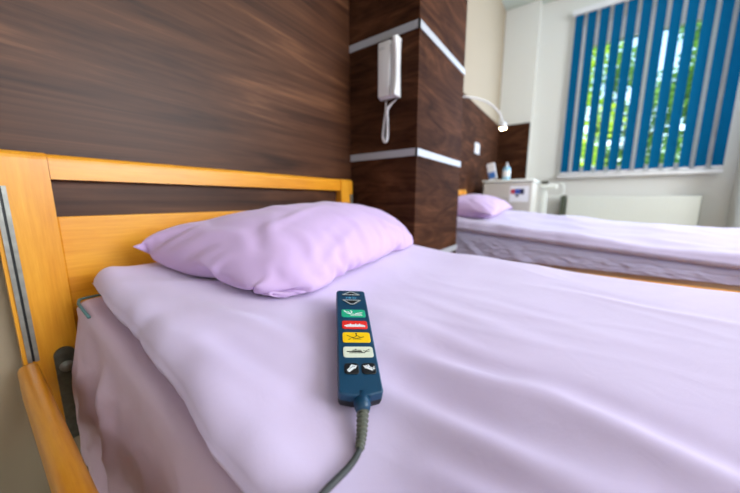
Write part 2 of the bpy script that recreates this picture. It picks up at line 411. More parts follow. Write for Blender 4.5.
def duvet(name, Z, wr, xl, xr, y0, y1, t, label, nx=150, ny=230, hn=.0):
    """closed quilted cover; xl(y) left edge"""
    V = []; F = []
    ys = [y0+(y1-y0)*j/(ny-1) for j in range(ny)]
    us = [.5-.5*math.cos(math.pi*i/(nx-1)) for i in range(nx)]
    us = [.55*a+.45*i/(nx-1) for i, a in enumerate(us)]
    r = .042
    for side in (1, -1):
        for y in ys:
            a = xl(y); b = xr
            for u in us:
                x = a+(b-a)*u
                puck = 1+.35*fnoise(y*14, side*3., 2)*math.exp(-(x-a)/.03)
                d = min(x-a, b-x); dy = min(y1-y, y-y0)
                h = math.sqrt(max(0, 1-(1-min(max(d, 0)/r, 1))**2))*math.sqrt(max(0, 1-(1-min(max(dy, 0)/.032, 1))**2))
                mid = Z(x, y)-t*.5
                z = mid+side*t*.5*h*(puck if side > 0 else 1)
                if side > 0: z += wr(x, y)*h+hn*fnoise(x*5, y*4, 3)*h
                # scalloped edge
                xx = x+(.006*fnoise(y*9, 4.4, 0)+.003*fnoise(y*30, 1, 0))*math.exp(-(x-a)/.05)
                V.append((xx, y, z))
    n = nx*ny
    for j in range(ny-1):
        for i in range(nx-1):
            q = j*nx+i
            F.append((q, q+1, q+nx+1, q+nx)); F.append((n+q, n+q+nx, n+q+nx+1, n+q+1))
    ring = [i for i in range(nx)]+[j*nx+nx-1 for j in range(1, ny)]+[(ny-1)*nx+i for i in range(nx-2, -1, -1)]+[j*nx for j in range(ny-2, 0, -1)]
    for k in range(len(ring)):
        a, b = ring[k], ring[(k+1) % len(ring)]; F.append((a, a+n, b+n, b))
    return V, F
def lw(V, dx=0): return [w(x+dx, y, z) for x, y, z in V]
def mattress(Z, dx, label, t):
    V = []; F = []; nx, ny = 20, 60; xl, xr, y0, y1 = .128, 1.205, -1.47, .948
    for s in (0, 1):
        for j in range(ny):
            y = y0+(y1-y0)*j/(ny-1)
            for i in range(nx):
                x = xl+(xr-xl)*i/(nx-1)
                e = min(x-xl, xr-x, y1-y, y-y0); V.append((x, y, (Z(x, y)-t-.003-.030*max(0, 1-e/.03)**2-.002) if s else -.49))
    n = nx*ny
    for j in range(ny-1):
        for i in range(nx-1):
            q = j*nx+i; F.append((q, q+nx, q+nx+1, q+1)); F.append((n+q, n+q+1, n+q+nx+1, n+q+nx))
    ring = [i for i in range(nx)]+[j*nx+nx-1 for j in range(1, ny)]+[(ny-1)*nx+i for i in range(nx-2, -1, -1)]+[j*nx for j in range(ny-2, 0, -1)]
    for k in range(len(ring)):
        a, b = ring[k], ring[(k+1) % len(ring)]; F.append((a, b, b+n, a+n))
    root = empty('mattress', w((xl+xr)/2+dx, -.25, -.49), label, 'mattress')
    link('mattress_core', lw(V, dx), F, 'mattress', root)
    pts = [(xl+.2, y1+.001), (xl+.02, y1+.001), (xl+.004, y1-.004), (xl-.002, y1-.03), (xl-.002, y1-.12)]
    tubeo('piping', [w(x+dx, y, Z(x, y)-t-.001) for x, y in pts], .0025, 'teal_piping', root)
    return root
def sheet(Z, dx, label, t, zb, seed, y1=.925, amp=.045, flare=.035):
    """sheet laid over the mattress and hanging down its sides"""
    V = []; F = []; ny = 240; y0 = -1.44
    xl, xr = .121, 1.213
    prof = [(0, .10), (0, .05), (0, .02)]
    nh = 34
    npf = 0
    for j in range(ny):
        y = y0+(y1-y0)*j/(ny-1); row = []
        zt = lambda x: Z(x, y)-t+.0035
        def hang(xe, sgn, k):
            f = k/nh; zt0 = Z(max(.114, min(1.213, xe)), y)-t-.027
            z = zt0+(zb-zt0)*f
            yy = y+.10*f*fnoise(seed, y*2)
            o = f**.8*amp*(.75*fnoise(yy*5.5, seed, f*.8)+.45*fnoise(yy*13, seed+4, f*1.2))
            o += amp*.9*f*math.exp(-((yy-.70+.16*f)/.035)**2)-amp*.45*f*math.exp(-((yy-.76+.1*f)/.03)**2)
            o += amp*.8*f*math.exp(-((yy-.36+.12*f)/.04)**2)
            o += .004*fnoise(y*30, f*7, seed)
            for q_ in (0, 1): n_ = 1-abs(fnoise(yy*(7+5*q_)+f*(1.5-3*q_), f*(2.5+q_), seed+11+q_)); o += amp*.16*n_**7*min(1, .15+f*2.2)*min(1, max(0, (y1-y)*9+.2))
            o += .006*(1-f)*fnoise(y*9, f*3, seed+8)
            return (xe+(-sgn)*(max(-.003, o)+flare*f), y, z)
        L = [hang(xl, 1, k) for k in range(nh, 0, -1)]
        L += [(xl+.0015+.0, y, zt(xl)-.019), (xl+.006, y, zt(xl)-.010), (xl+.013, y, zt(xl)-.004), (xl+.021, y, zt(xl)-.001)]
        for i in range(13):
            x = xl+.034+(xr-xl-.068)*i/12; L.append((x, y, zt(x)))
        L += [(xr-.021, y, zt(xr)-.001), (xr-.013, y, zt(xr)-.004), (xr-.006, y, zt(xr)-.010), (xr-.0015, y, zt(xr)-.019)]
        L += [hang(xr, -1, k) for k in range(1, nh+1)]
        npf = len(L); V += L
    for j in range(ny-1):
        for i in range(npf-1):
            q = j*npf+i; F.append((q, q+1, q+npf+1, q+npf))
    o = link('bed_sheet', lw(V, dx), F, 'lilac_sheet_shade', None, True)
    sd = o.modifiers.new('thickness', 'SOLIDIFY'); sd.thickness = .0015; sd.offset = -1
    return tag(o, label, 'bed sheet')
T1 = .07
mattress(Z1, 0, 'beige mattress with teal piping showing at the headboard corner of the near bed', T1)
sheet(Z1, 0, 'lilac sheet, toned mauve as if in warm shade, hanging in folds down the side of the near bed', T1, -.60, 2.3)
V, F = duvet('d', Z1, wr1, lambda y: interp(y, [-1.45, 0, .3, .46, .68, .95], [.13, .128, .132, .141, .150, .156]), 1.225, -1.42, .94, T1, '')
o = link('duvet', lw(V), F, 'lilac', None, True); tag(o, 'pale lilac duvet spread on the near bed under the handset', 'duvet')
T2 = .07
mattress(Z2, 1.965, 'mattress of the bed beyond the column, hidden under its sheet', T2)
sheet(Z2, 1.965, 'grey-mauve sheet hanging down the side of the bed near the window', T2, -.40, 8.1, .93, .012, .004).data.materials[0] = M['lilac_cool']
def wr2(x, y):
    n = 1-abs(fnoise(x*4, y*2.2, 31)); return .012*n**4+.010*fnoise(x*3, y*3, 17)+.006*fnoise(x*9, y*7, 2)
V, F = duvet('d', Z2, wr2, lambda y: interp(y, [-1.45, .3, .95], [.095, .10, .11]), 1.23, -1.42, .94, T2, '', 90, 130)
o = link('duvet', lw(V, 1.965), F, 'lilac_far', None, True); tag(o, 'rumpled lilac duvet on the far bed beneath the window', 'duvet')

# ---- pillows
CREASES = [((.10, .98), (.08, .12), .022, .0035), ((.03, .05), (.24, .55), .028, .005), ((.05, .03), (.40, .22), .022, .004), ((.04, .9), (.34, .62), .03, .0045),
           ((.16, .02), (.20, .34), .018, .004), ((.29, .02), (.31, .26), .016, .004), ((.41, .02), (.45, .36), .018, .004), ((.53, .02), (.53, .22), .015, .004),
           ((.64, .02), (.61, .34), .018, .0045), ((.97, .04), (.72, .50), .028, .005), ((.95, .05), (.62, .24), .02, .004), ((.78, .02), (.76, .24), .015, .004),
           ((.28, .42), (.36, .85), .03, .003), ((.5, .4), (.6, .82), .03, .003), ((.12, .4), (.5, .5), .03, .003), ((.96, .9), (.7, .6), .03, .004), ((.55, .45), (.8, .38), .03, .003)]
def settle_pillow(FL, FR, BL, BR, W, H, filling, floorf, yback, nu=84, nv=54, steps=130, seed=1, rise=.03):
    """two sewn layers of cloth, filled to a volume and settled on the bed against the headboard (position based cloth)"""
    FL, FR, BL, BR = [np.array(w(*p)) for p in (FL, FR, BL, BR)]
    T = [FL, FR, BL, BR]
    u = np.linspace(0, 1, nu)[None, :, None]; v = np.linspace(0, 1, nv)[:, None, None]
    base = (FL*(1-u)+FR*u)*(1-v)+(BL*(1-u)+BR*u)*v
    c = (FL+FR+BL+BR)/4; nrm = np.cross(FR-FL, BL-FL); nrm /= np.linalg.norm(nrm)
    e = (1-np.abs(2*u-1)**3)*(1-np.abs(2*v-1)**3)
    P = np.stack([base+nrm*(rise+.06*e), base+nrm*(rise-.03*e)])
    gx = np.arange(nu)/9.; gy = np.arange(nv)/9.
    bump = np.array([[[fnoise(a, b, seed*3.3+s_*7) for a in gx] for b in gy] for s_ in (0, 1)])[..., None]
    P = P+nrm*bump*.006*e
    dx, dy = W/(nu-1), H/(nv-1); dd = math.hypot(dx, dy)
    # floor height field sampled on a grid
    lo = np.minimum.reduce(T)-.2; hi = np.maximum.reduce(T)+.2; g = 70
    Fh = np.array([[floorf(lo[0]/S+(hi[0]-lo[0])/S*i/(g-1), min(.96, lo[1]/S+(hi[1]-lo[1])/S*j/(g-1))) for i in range(g)] for j in range(g)])*S+EYE
    def fl(x, y):
        a = np.clip((x-lo[0])/(hi[0]-lo[0])*(g-1), 0, g-1.001); b = np.clip((y-lo[1])/(hi[1]-lo[1])*(g-1), 0, g-1.001)
        i = a.astype(int); j = b.astype(int); fa = a-i; fb = b-j
        return (Fh[j, i]*(1-fa)+Fh[j, i+1]*fa)*(1-fb)+(Fh[j+1, i]*(1-fa)+Fh[j+1, i+1]*fa)*fb
    def weld():
        for sl_ in ((slice(None), 0), (slice(None), -1), (0, slice(None)), (-1, slice(None))):
            m_ = (P[0][sl_]+P[1][sl_])*.5; P[0][sl_] = m_; P[1][sl_] = m_
    def con(A, B, L, k):
        d = B-A; n_ = np.sqrt((d*d).sum(-1, keepdims=True))+1e-9; s_ = d*((n_-L)/n_)*.5*k; A += s_; B -= s_
    def volume():
        n1 = np.cross(P[0][:-1, 1:]-P[0][:-1, :-1], P[0][1:, :-1]-P[0][:-1, :-1])
        z_ = (P[0][..., 2]-P[1][..., 2])
        cell = (z_[:-1, :-1]+z_[1:, 1:])*.5
        return float((cell*n1[..., 2]).sum())
    def normals(Q, sg):
        a = np.zeros_like(Q); a[:, 1:-1] = Q[:, 2:]-Q[:, :-2]; a[:, 0] = Q[:, 1]-Q[:, 0]; a[:, -1] = Q[:, -1]-Q[:, -2]
        b = np.zeros_like(Q); b[1:-1] = Q[2:]-Q[:-2]; b[0] = Q[1]-Q[0]; b[-1] = Q[-1]-Q[-2]
        n_ = np.cross(a, b); return sg*n_/(np.linalg.norm(n_, axis=-1, keepdims=True)+1e-12)
    O = P.copy(); pr = .0
    idx = ((0, 0), (0, -1), (-1, 0), (-1, -1))
    for st in range(steps):
        Vl = (P-O)*.90; O = P.copy(); P += Vl; P[..., 2] -= .00012
        pr = min(max(pr+(filling-volume())*.02, 0), .0022)
        P[0] += normals(P[0], 1)*pr; P[1] += normals(P[1], -1)*pr
        for it in range(7):
            for s_ in (0, 1):
                Q = P[s_]
                for o_ in (0, 1):
                    m_ = (nu-o_)//2*2; con(Q[:, o_:o_+m_:2], Q[:, o_+1:o_+m_:2], dx, 1)
                    m_ = (nv-o_)//2*2; con(Q[o_:o_+m_:2], Q[o_+1:o_+m_:2], dy, 1)
                for oj in (0, 1):
                    for oi in (0, 1):
                        a = Q[oj:nv-1:2, oi:nu-1:2]; b = Q[oj+1:nv:2, oi+1:nu:2]; m1, m2 = min(len(a), len(b)), min(a.shape[1], b.shape[1])
                        con(a[:m1, :m2], b[:m1, :m2], dd, .25)
                        a = Q[oj:nv-1:2, oi+1:nu:2]; b = Q[oj+1:nv:2, oi:nu-1:2]; m1, m2 = min(len(a), len(b)), min(a.shape[1], b.shape[1])
                        con(a[:m1, :m2], b[:m1, :m2], dd, .25)
                for q_ in (Q[0], Q[-1]): con(q_[:-1], q_[1:].copy(), dx*.965, .6)      # gathered seams
                for q_ in (Q[:, 0], Q[:, -1]): con(q_[:-1], q_[1:].copy(), dy*.965, .6)
                # light bending resistance
                con(Q[:, 0:-2], Q[:, 2:].copy(), 2*dx, .012); con(Q[0:-2], Q[2:].copy(), 2*dy, .012)
            weld()
            for k_, (j, i) in enumerate(idx):
                for s_ in (0, 1): P[s_][j, i] += (T[k_]-P[s_][j, i])*.45
            f_ = fl(P[..., 0], P[..., 1])+.004
            hit = P[..., 2] < f_
            P[..., 2] = np.maximum(P[..., 2], f_)
            P[..., 0] = np.where(hit, P[..., 0]*.6+O[..., 0]*.4, P[..., 0]); P[..., 1] = np.where(hit, P[..., 1]*.6+O[..., 1]*.4, P[..., 1])
            P[..., 1] = np.minimum(P[..., 1], S*yback)
            P[0][..., 2] = np.maximum(P[0][..., 2], P[1][..., 2]+.0015*e[..., 0])
    # soften the smallest ripples
    for k_ in range(1):
        for s_ in (0, 1):
            Q = P[s_]; A_ = Q.copy(); A_[1:-1, 1:-1] = Q[1:-1, 1:-1]*.5+(Q[:-2, 1:-1]+Q[2:, 1:-1]+Q[1:-1, :-2]+Q[1:-1, 2:])*.125; P[s_] = A_
    # pressed-in creases of the pillowcase on the upper layer
    nn = normals(P[0], 1)
    for j in range(1, nv-1):
        for i in range(1, nu-1):
            a, b = i/(nu-1), j/(nv-1); a2 = a+.03*fnoise(a*7, b*7, 3.1); b2 = b+.03*fnoise(a*7, b*7, 8.4)
            d_ = sum(seg_ridge(a2, b2, *cr) for cr in CREASES)
            P[0][j, i] += nn[j, i]*d_*min(1, 12*min(a, 1-a, b, 1-b))
    n = nu*nv; V = [Vector(p) for p in P.reshape(-1, 3)]; F = []; rm = list(range(2*n))
    for j in range(nv):
        for i in range(nu):
            if i in (0, nu-1) or j in (0, nv-1): rm[n+j*nu+i] = j*nu+i
    for j in range(nv-1):
        for i in range(nu-1):
            q = j*nu+i; F.append([q, q+1, q+nu+1, q+nu]); F.append([rm[n+a] for a in (q, q+nu, q+nu+1, q+1)])
    print('pillow', round(volume(), 4), P.reshape(-1, 3).min(0), P.reshape(-1, 3).max(0))
    return V, F
f1 = lambda x, y: Z1(x, y)+wr1(x, y)
f2 = lambda x, y: Z2(x-1.965, y)+wr2(x-1.965, y)
def add_pillow(VF, label):
    me = bpy.data.meshes.new('pillow'); bm = bmesh.new()
    vs = [bm.verts.new(v) for v in VF[0]]
    for f in VF[1]: bm.faces.new([vs[i] for i in f])
    bmesh.ops.delete(bm, geom=[v for v in bm.verts if not v.link_faces], context='VERTS')
    o = from_bm('pillow', bm, 'lilac_pillow', None, True); tag(o, label, 'pillow')
    sb = o.modifiers.new('smooth', 'SUBSURF'); sb.levels = 1; sb.render_levels = 1
add_pillow(settle_pillow((.375, .525, -.203), (1.20, .64, -.205), (.218, .90, -.115), (1.08, .975, -.08), .80, .475, .0268, f1, .992),
           'plump lilac pillow with creased corners against the near headboard')
add_pillow(settle_pillow((2.16, .48, -.115), (2.93, .50, -.10), (2.2, .92, -.04), (3.0, .95, -.04), .66, .42, .016, f2, .992, 44, 28, 80, 5),
           'lilac pillow at the head of the far bed beside the column')

# ------------------------------------------------------------------ handset of the bed
RO = w(.2628, .2012, -.251)
RX, RY, RN = Vector((.6864, -.723, -.0779)), Vector((.7191, .6588, .2211)), Vector((-.1085, -.2078, .9721))
rem = empty('remote_control', RO, 'dark blue bed handset with coloured buttons lying on the near duvet', 'remote control')
Rm = Matrix((RX, RY, RN)).transposed()
rem.rotation_euler = Rm.to_euler()
mm = .001
def outline(n=6):
    """handset outline in mm, rounded top and chamfered lower end"""
    P = []
    def arc(cx, cy, r, a0, a1, k=n):
        for i in range(k+1):
            a = math.radians(a0+(a1-a0)*i/k); P.append((cx+r*math.cos(a), cy+r*math.sin(a)))
    arc(20.5, 220, 5.5, 0, 90); arc(-18.5, 220, 5.5, 90, 180)
    arc(-18, 14, 6, 180, 235); P.append((-9, 6)); P.append((11, 6)); arc(20, 14, 6, 305, 360)
    return P
def extr(name, prof, layers, material, parent):
    """prof scaled towards its middle per layer (inset mm, z mm)"""
    V = []; F = []; n = len(prof); cy = sum(p[1] for p in prof)/n
    def inset(p, d): 
        hx = 24; hy = 116; return (p[0]*(1-d/hx), 108+(p[1]-108)*(1-d/hy))
    for d, z in layers: V += [(inset(p, d)[0]*mm, inset(p, d)[1]*mm, z*mm) for p in prof]
    for l in range(len(layers)-1):
        for i in range(n): a = l*n+i; b = l*n+(i+1) % n; F.append((a, b, b+n, a+n))
    F.append(tuple(range(n))[::-1]); F.append(tuple((len(layers)-1)*n+i for i in range(n)))
    return link(name, V, F, material, parent, False, True)
OUT = outline()
extr('back_shell', OUT, [(3, -20), (1, -18.5), (.3, -15), (.2, -10.2)], 'remote_black', rem)
cs = extr('casing', OUT, [(.1, -10), (0, -8.5), (0, -2.4), (.5, -.9), (1.6, 0)], 'remote_blue', rem)
def rrect(x0, x1, y0, y1, r, skew=0, n=5):
    P = []
    for cx, cy, a0 in ((x1-r, y1-r, 0), (x0+r, y1-r, 90), (x0+r, y0+r, 180), (x1-r, y0+r, 270)):
        for i in range(n+1): a = math.radians(a0+90*i/n); P.append((cx+r*math.cos(a), cy+r*math.sin(a)))
    return P
def pad(name, P, z0, z1, material, parent, bevel=.5):
    cx = sum(p[0] for p in P)/len(P); cy = sum(p[1] for p in P)/len(P); n = len(P); V = []
    hx = max(abs(p[0]-cx) for p in P); hy = max(abs(p[1]-cy) for p in P)
    for d, z in ((0, z0), (0, z1-.3), (bevel, z1)):
        V += [((cx+(p[0]-cx)*(1-d/hx))*mm, (cy+(p[1]-cy)*(1-d/hy))*mm, z*mm) for p in P]
    F = []
    for l in range(2):
        for i in range(n): a = l*n+i; b = l*n+(i+1) % n; F.append((a, b, b+n, a+n))
    F.append(tuple(2*n+i for i in range(n)))
    return link(name, V, F, material, parent, False, True)
def strokes(name, lines, wd_, z, material, parent):
    """flat printed strokes (mm)"""
    V = []; F = []
    for pl in lines:
        wq = wd_
        if isinstance(pl[0], (int, float)): wq = pl[0]; pl = pl[1:]
        for a, b in zip(pl, pl[1:]):
            dx, dy = b[0]-a[0], b[1]-a[1]; L = math.hypot(dx, dy) or 1; nx, ny = -dy/L*wq/2, dx/L*wq/2; ex, ey = dx/L*wq*.3, dy/L*wq*.3; k = len(V)
            for zz in (z-.15, z+.12):
                V += [((a[0]-ex+nx)*mm, (a[1]-ey+ny)*mm, zz*mm), ((a[0]-ex-nx)*mm, (a[1]-ey-ny)*mm, zz*mm), ((b[0]+ex-nx)*mm, (b[1]+ey-ny)*mm, zz*mm), ((b[0]+ex+nx)*mm, (b[1]+ey+ny)*mm, zz*mm)]
            F += [(k+4, k+5, k+6, k+7), (k, k+4, k+7, k+3), (k+1, k+2, k+6, k+5), (k, k+1, k+5, k+4), (k+2, k+3, k+7, k+6)]
    return link(name, V, F, material, parent, False, True)
cx = 1.0
u = pad('button', [(16.5, 207.5), (16.5, 209.5), (cx+3, 220), (cx-3, 220), (-14.5, 209.5), (-14.5, 207.5)], -1, .9, 'remote_black', rem)
u['label'] = 'black up arrow button'
strokes('symbol', [[(15.2, 209.2), (cx+2.4, 218.2), (cx-2.4, 218.2), (-13.2, 209.2), (15.2, 209.2)]], 2.0, 1.0, 'sym_grey', u)
u = pad('button', [(16.5, 192), (16.5, 194.4), (-14.5, 194.4), (-14.5, 192), (cx-3, 179), (cx+3, 179)], -1, .9, 'remote_black', rem)
u['label'] = 'black down arrow button'
strokes('symbol', [[(15.2, 192.6), (cx+2.4, 180.8), (cx-2.4, 180.8), (-13.2, 192.6), (15.2, 192.6)]], 2.0, 1.0, 'sym_grey', u)
strokes('inscription', [[(-7.5, 198.4), (-7.5, 203)], [(-7.5, 200.7), (-4.3, 200.7)], [(-4.3, 198.4), (-4.3, 203)], [(-2.3, 198.4), (-2.3, 203), (.7, 202), (-2.3, 200.8), (.9, 199.3), (-2.3, 198.4)],
                [(3, 203), (6.5, 203), (3, 198.4), (6.5, 198.4)], [(8.4, 198.4), (8.4, 203)]], .8, 0, 'sym_blue', rem)
def key(lab, col, x0, x1, y0, y1, sym, scol, r=3.5, sw=1.2):
    k = pad('button', rrect(x0, x1, y0, y1, r), -1, 1.1, col, rem); k['label'] = lab
    strokes('symbol', sym, sw, 1.15, scol, k)
# pictograms: figures lying on a bed in different positions
key('green button', 'btn_green', -17, 20, 145.5, 165, [[2.0, (-12.5, 161), (-9, 157)], [1.2, (-7, 159.5), (-3, 153), (4, 152), (14, 152)], [1.8, (-8, 155), (-3.5, 152.8)], [1.5, (-2.5, 161.5), (-.5, 158), (-2, 156)], [1.5, (5, 154), (15, 156.5)], [1.0, (-3, 149.5), (15, 149.5)]], 'sym_white')
key('red button', 'btn_red', -17, 20, 117.5, 136, [[2.2, (-13, 123.5), (-9, 125)], [3.2, (-8, 125), (12, 125)], [1.6, (-11, 122), (16, 122)], [1.4, (-5, 128.5), (-3, 126)], [1.4, (3, 128.5), (3, 126)], [1.4, (9, 128.5), (8, 126)], [2.2, (13, 125), (16, 123.5)]], 'sym_white')
key('yellow button', 'btn_yellow', -17, 21, 89, 109.5, [[.9, (-11, 103), (-4, 97.5), (3, 96.5), (12, 99.5)], [.8, (-3, 95), (8, 95)], [1.3, (2, 106), (2, 101)], [.8, (2, 101), (-2, 98), (-5, 99)], [.8, (2, 103), (7, 99)], [.9, (-6, 95.5), (-9, 94)], [1.6, (1.2, 106.5), (2.8, 106.5)]], 'sym_black', sw=.9)
key('white button', 'btn_white', -17, 21.5, 61.5, 80.5, [[1.7, (-12, 71), (-6, 71)], [2.2, (-5, 71), (6, 71)], [1, (-5, 73.5), (6, 73.5)], [1, (-9, 68.6), (8, 68.6)], [.9, (6, 71), (10, 68.5), (13, 73), (17, 75)], [.8, (9, 73), (13, 70.5), (17, 72)], [.9, (-2, 75), (0, 75)]], 'sym_black', sw=.9)
key('small black button on the left', 'remote_black', -16.3, .8, 34.5, 51.5, [[3.0, (-11.5, 38.5), (-5, 44.5)], [1.2, (-13, 40.5), (-7, 46.5)], [1.4, (-9.5, 45), (-7.5, 48.5)], [1.5, (-4, 43), (-2, 47)], [1.4, (-7, 48), (-2.5, 46.5)]], 'sym_white', 4)
key('small black button on the right', 'remote_black', 4.4, 21.4, 34.5, 51.5, [[3.0, (9, 45), (16.5, 40.5)], [1.2, (9.5, 47.5), (17, 43.3)], [1.4, (7, 47), (9, 43)], [1.4, (12.5, 48.5), (13.5, 46)], [1.5, (16, 41), (19.5, 42.5)], [1.2, (18.5, 41.5), (19.2, 45.5)]], 'sym_white', 4)
# cable outlet and ribbed strain relief, in handset space
bm = bmesh.new(); tube(bm, [(0.002, .012, -.009), (.002, -.001, -.009), (.002, -.006, -.010)], [.0098, .0088, .0070], 18); from_bm('cable_socket', bm, 'remote_blue', rem, True, True)
# cable path in room space, converted to handset space
Ri = Rm.transposed()
def to_rem(p): return Ri @ (Vector(p)-RO)
start = RO+Rm @ Vector((.002, -.004, -.010))
cxy = [(.2435, .1860), (.226, .176), (.212, .1715), (.198, .1700), (.182, .1700), (.165, .1695), (.145, .166), (.128, .16)]
pts = [start]+[w(x, y, Z1(x, y)+wr1(x, y)+.0055+(.004 if i == 0 else 0)) for i, (x, y) in enumerate(cxy)]
pts += [w(.108, .15, -.30), w(.099, .145, -.36), w(.094, .14, -.44)]
path = [to_rem(p) for p in catmull(pts, 10)]
tubeo('cable', path[4:], .0030, 'cable_rubber', rem, 12, True)
bp_ = path[:24]; fine = catmull(bp_[::3], 26); n = len(fine)
tubeo('strain_relief', fine, [(.0062-.0022*i/n)*(1.0+.14*math.sin(i/n*math.pi*2*9)) for i in range(n)], 'boot_rubber', rem, 14, True)

# ------------------------------------------------------------------ intercom handset on the column
ph = empty('wall_telephone', w(1.262, .76, .40), 'white intercom telephone hung on the walnut column, cord looped below', 'telephone')
def py(y): return S*y
# base, on the column face, facing -x
fx = CX0-.0005
box('wall_base', (fx-.022, py(.745), EYE+S*.478), (fx, py(.836), EYE+S*.728), 'white_plastic', ph, bev=.006, seg=4)
box('front_cover', (fx-.034, py(.768), EYE+S*.483), (fx-.0225, py(.834), EYE+S*.724), 'white_plastic', ph, bev=.005, seg=4)
ins = []
for k in range(5): ins.append((k))
bm = bmesh.new()
for k in range(4): bx(bm, (fx-.0348, py(.822)-.003*k*2.2-.0012, EYE+S*.690), (fx-.0338, py(.822)-.003*k*2.2+.0012, EYE+S*.699))
from_bm('lettering', bm, 'sym_grey', ph)
# receiver: slim bar, thicker at ear and mouth, hollow between
bm = bmesh.new(); rings = []
for k in range(33):
    f = k/32; z = EYE+S*(.474+.250*f)
    prot = .030+.018*(abs(2*f-1)**2.2); 
    if f in (0, 1): prot -= .006
    y0_, y1_ = py(.722), py(.748)
    sh = .006*(1-(2*f-1)**2)
    loop = []
    for a in range(16):
        A = 2*math.pi*a/16; c, s = math.cos(A), math.sin(A)
        sx = math.copysign(abs(c)**.5, c); sy = math.copysign(abs(s)**.5, s)
        loop.append(bm.verts.new((fx-.004-prot*(.5+.5*sx)+ (0 if sx > 0 else 0), (y0_+y1_)/2+sh*.5+(y1_-y0_)/2*sy, z)))
    rings.append(loop)
for a, b in zip(rings, rings[1:]):
    for k in range(16): bm.faces.new((a[k], a[(k+1) % 16], b[(k+1) % 16], b[k]))
bm.faces.new(rings[0]); bm.faces.new(rings[-1][::-1])
from_bm('receiver', bm, 'white_plastic', ph, True)
lp = [(.802, .470), (.800, .44), (.801, .415), (.808, .38), (.814, .34), (.816, .305), (.808, .286), (.798, .286), (.792, .305), (.790, .34), (.791, .38), (.794, .415), (.790, .435), (.770, .452), (.742, .468)]
core = catmull([(fx-.014, py(a), EYE+S*b) for a, b in lp], 26); n = len(core)
coil = []
for i, p in enumerate(core):
    f = i/(n-1); t = (core[min(i+1, n-1)]-core[max(0, i-1)]).normalized(); a = Vector((1, 0, 0)); b = t.cross(a)
    amp = .0045*min(1, f*8, (1-f)*8); ang = i*1.15
    coil.append(p+(a*math.cos(ang)+b*math.sin(ang))*amp)
tubeo('coiled_cord', coil, .0024, 'white_plastic', ph, 6)

# ------------------------------------------------------------------ reading lamp above the far bed
rl = empty('reading_lamp', w(2.95, 1.03, .97), 'slim white reading lamp arching from the wall above the far bed, lit', 'lamp')
bm = bmesh.new(); lathe(bm, [(.03, 0), (.03, -.012), (.022, -.02)], (S*2.95, WY-.0185, EYE+S*.99), 'y', 20); from_bm('wall_mount', bm, 'white_plastic', rl, True)
tubeo('arm', catmull([w(2.95, 1.02, .99), w(2.99, .96, .985), w(3.08, .88, .975), w(3.18, .80, .94), w(3.26, .73, .86), w(3.29, .70, .765)], 8), .0065, 'white_plastic', rl)
bm = bmesh.new(); lathe(bm, [(.010, .03), (.022, .022), (.030, -.01), (.031, -.022), (.028, -.022)], w(3.295, .695, .745), 'z', 20); from_bm('lamp_head', bm, 'white_plastic', rl, True)
bm = bmesh.new(); lathe(bm, [(.026, -.0225), (.026, -.026), (.018, -.031), (.006, -.033)], w(3.295, .695, .745), 'z', 20); from_bm('bulb', bm, 'lamp_glow', rl, True)
# switch and socket plates
sw = empty('wall_switch', w(3.62, 1.03, .6), 'white switch plate on the walnut panel above the far bed', 'switch')
c = w(3.62, 1.04, .60); box('plate', (c.x-.075, WY-.026, c.z-.05), (c.x+.075, WY-.0185, c.z+.05), 'white_plastic', sw, bev=.004, seg=3)
box('rocker', (c.x-.055, WY-.030, c.z-.035), (c.x+.055, WY-.0262, c.z+.035), 'white_plastic', sw, bev=.003)

# ------------------------------------------------------------------ bedside cabinet with things on it
X, Ya, Yb, ZT = 3.52, .41, .915, .222
cb = empty('bedside_cabinet', w(X+.25, .66, -.99), 'pale grey bedside cabinet with a notice, in the corner beyond the far bed', 'cabinet')
x0, x1 = S*X, S*(X+.5); y0_, y1_ = S*Ya, S*Yb; zt = EYE+S*ZT
box('body', (x0+.012, y0_, .05), (x1, y1_, zt-.025), 'cabinet_white', cb, bev=.004)
box('top', (x0-.008, y0_-.008, zt-.0245), (x1+.008, y1_+.008, zt), 'white_enamel', cb, bev=.008, seg=4)
d = box('door', (x0-.004, y0_+.006, .08), (x0+.0115, y1_-.006, zt-.18), 'cabinet_white', cb, bev=.004)
tubeo('handle', [(x0-.0045, y0_+.06, zt-.35), (x0-.03, y0_+.06, zt-.35), (x0-.03, y0_+.06, zt-.47), (x0-.0045, y0_+.06, zt-.47)], .005, 'steel', d)
d = box('drawer', (x0-.004, y0_+.006, zt-.172), (x0+.0115, y1_-.006, zt-.032), 'cabinet_white', cb, bev=.004)
nb = empty('notice', (x0-.006, S*.53, EYE+S*.08), 'small white paper notice with red and blue marks on the bedside cabinet', 'notice')
xs = x0-.0046
def strip(y_a, y_b, z_a, z_b, mt, nm, off=.0004): return box(nm, (xs-.0006-off, S*y_a, EYE+S*z_a), (xs-off, S*y_b, EYE+S*z_b), mt, nb)
strip(.44, .625, -.02, .15, 'paper', 'sheet', 0)
strip(.575, .615, .065, .115, 'ink_red', 'red_mark', .0007); strip(.525, .574, .065, .118, 'ink_blue', 'blue_mark', .0007)
strip(.485, .524, .06, .118, 'ink_dark', 'dark_mark', .0007); strip(.535, .565, .035, .060, 'ink_dark', 'dark_mark', .0007)
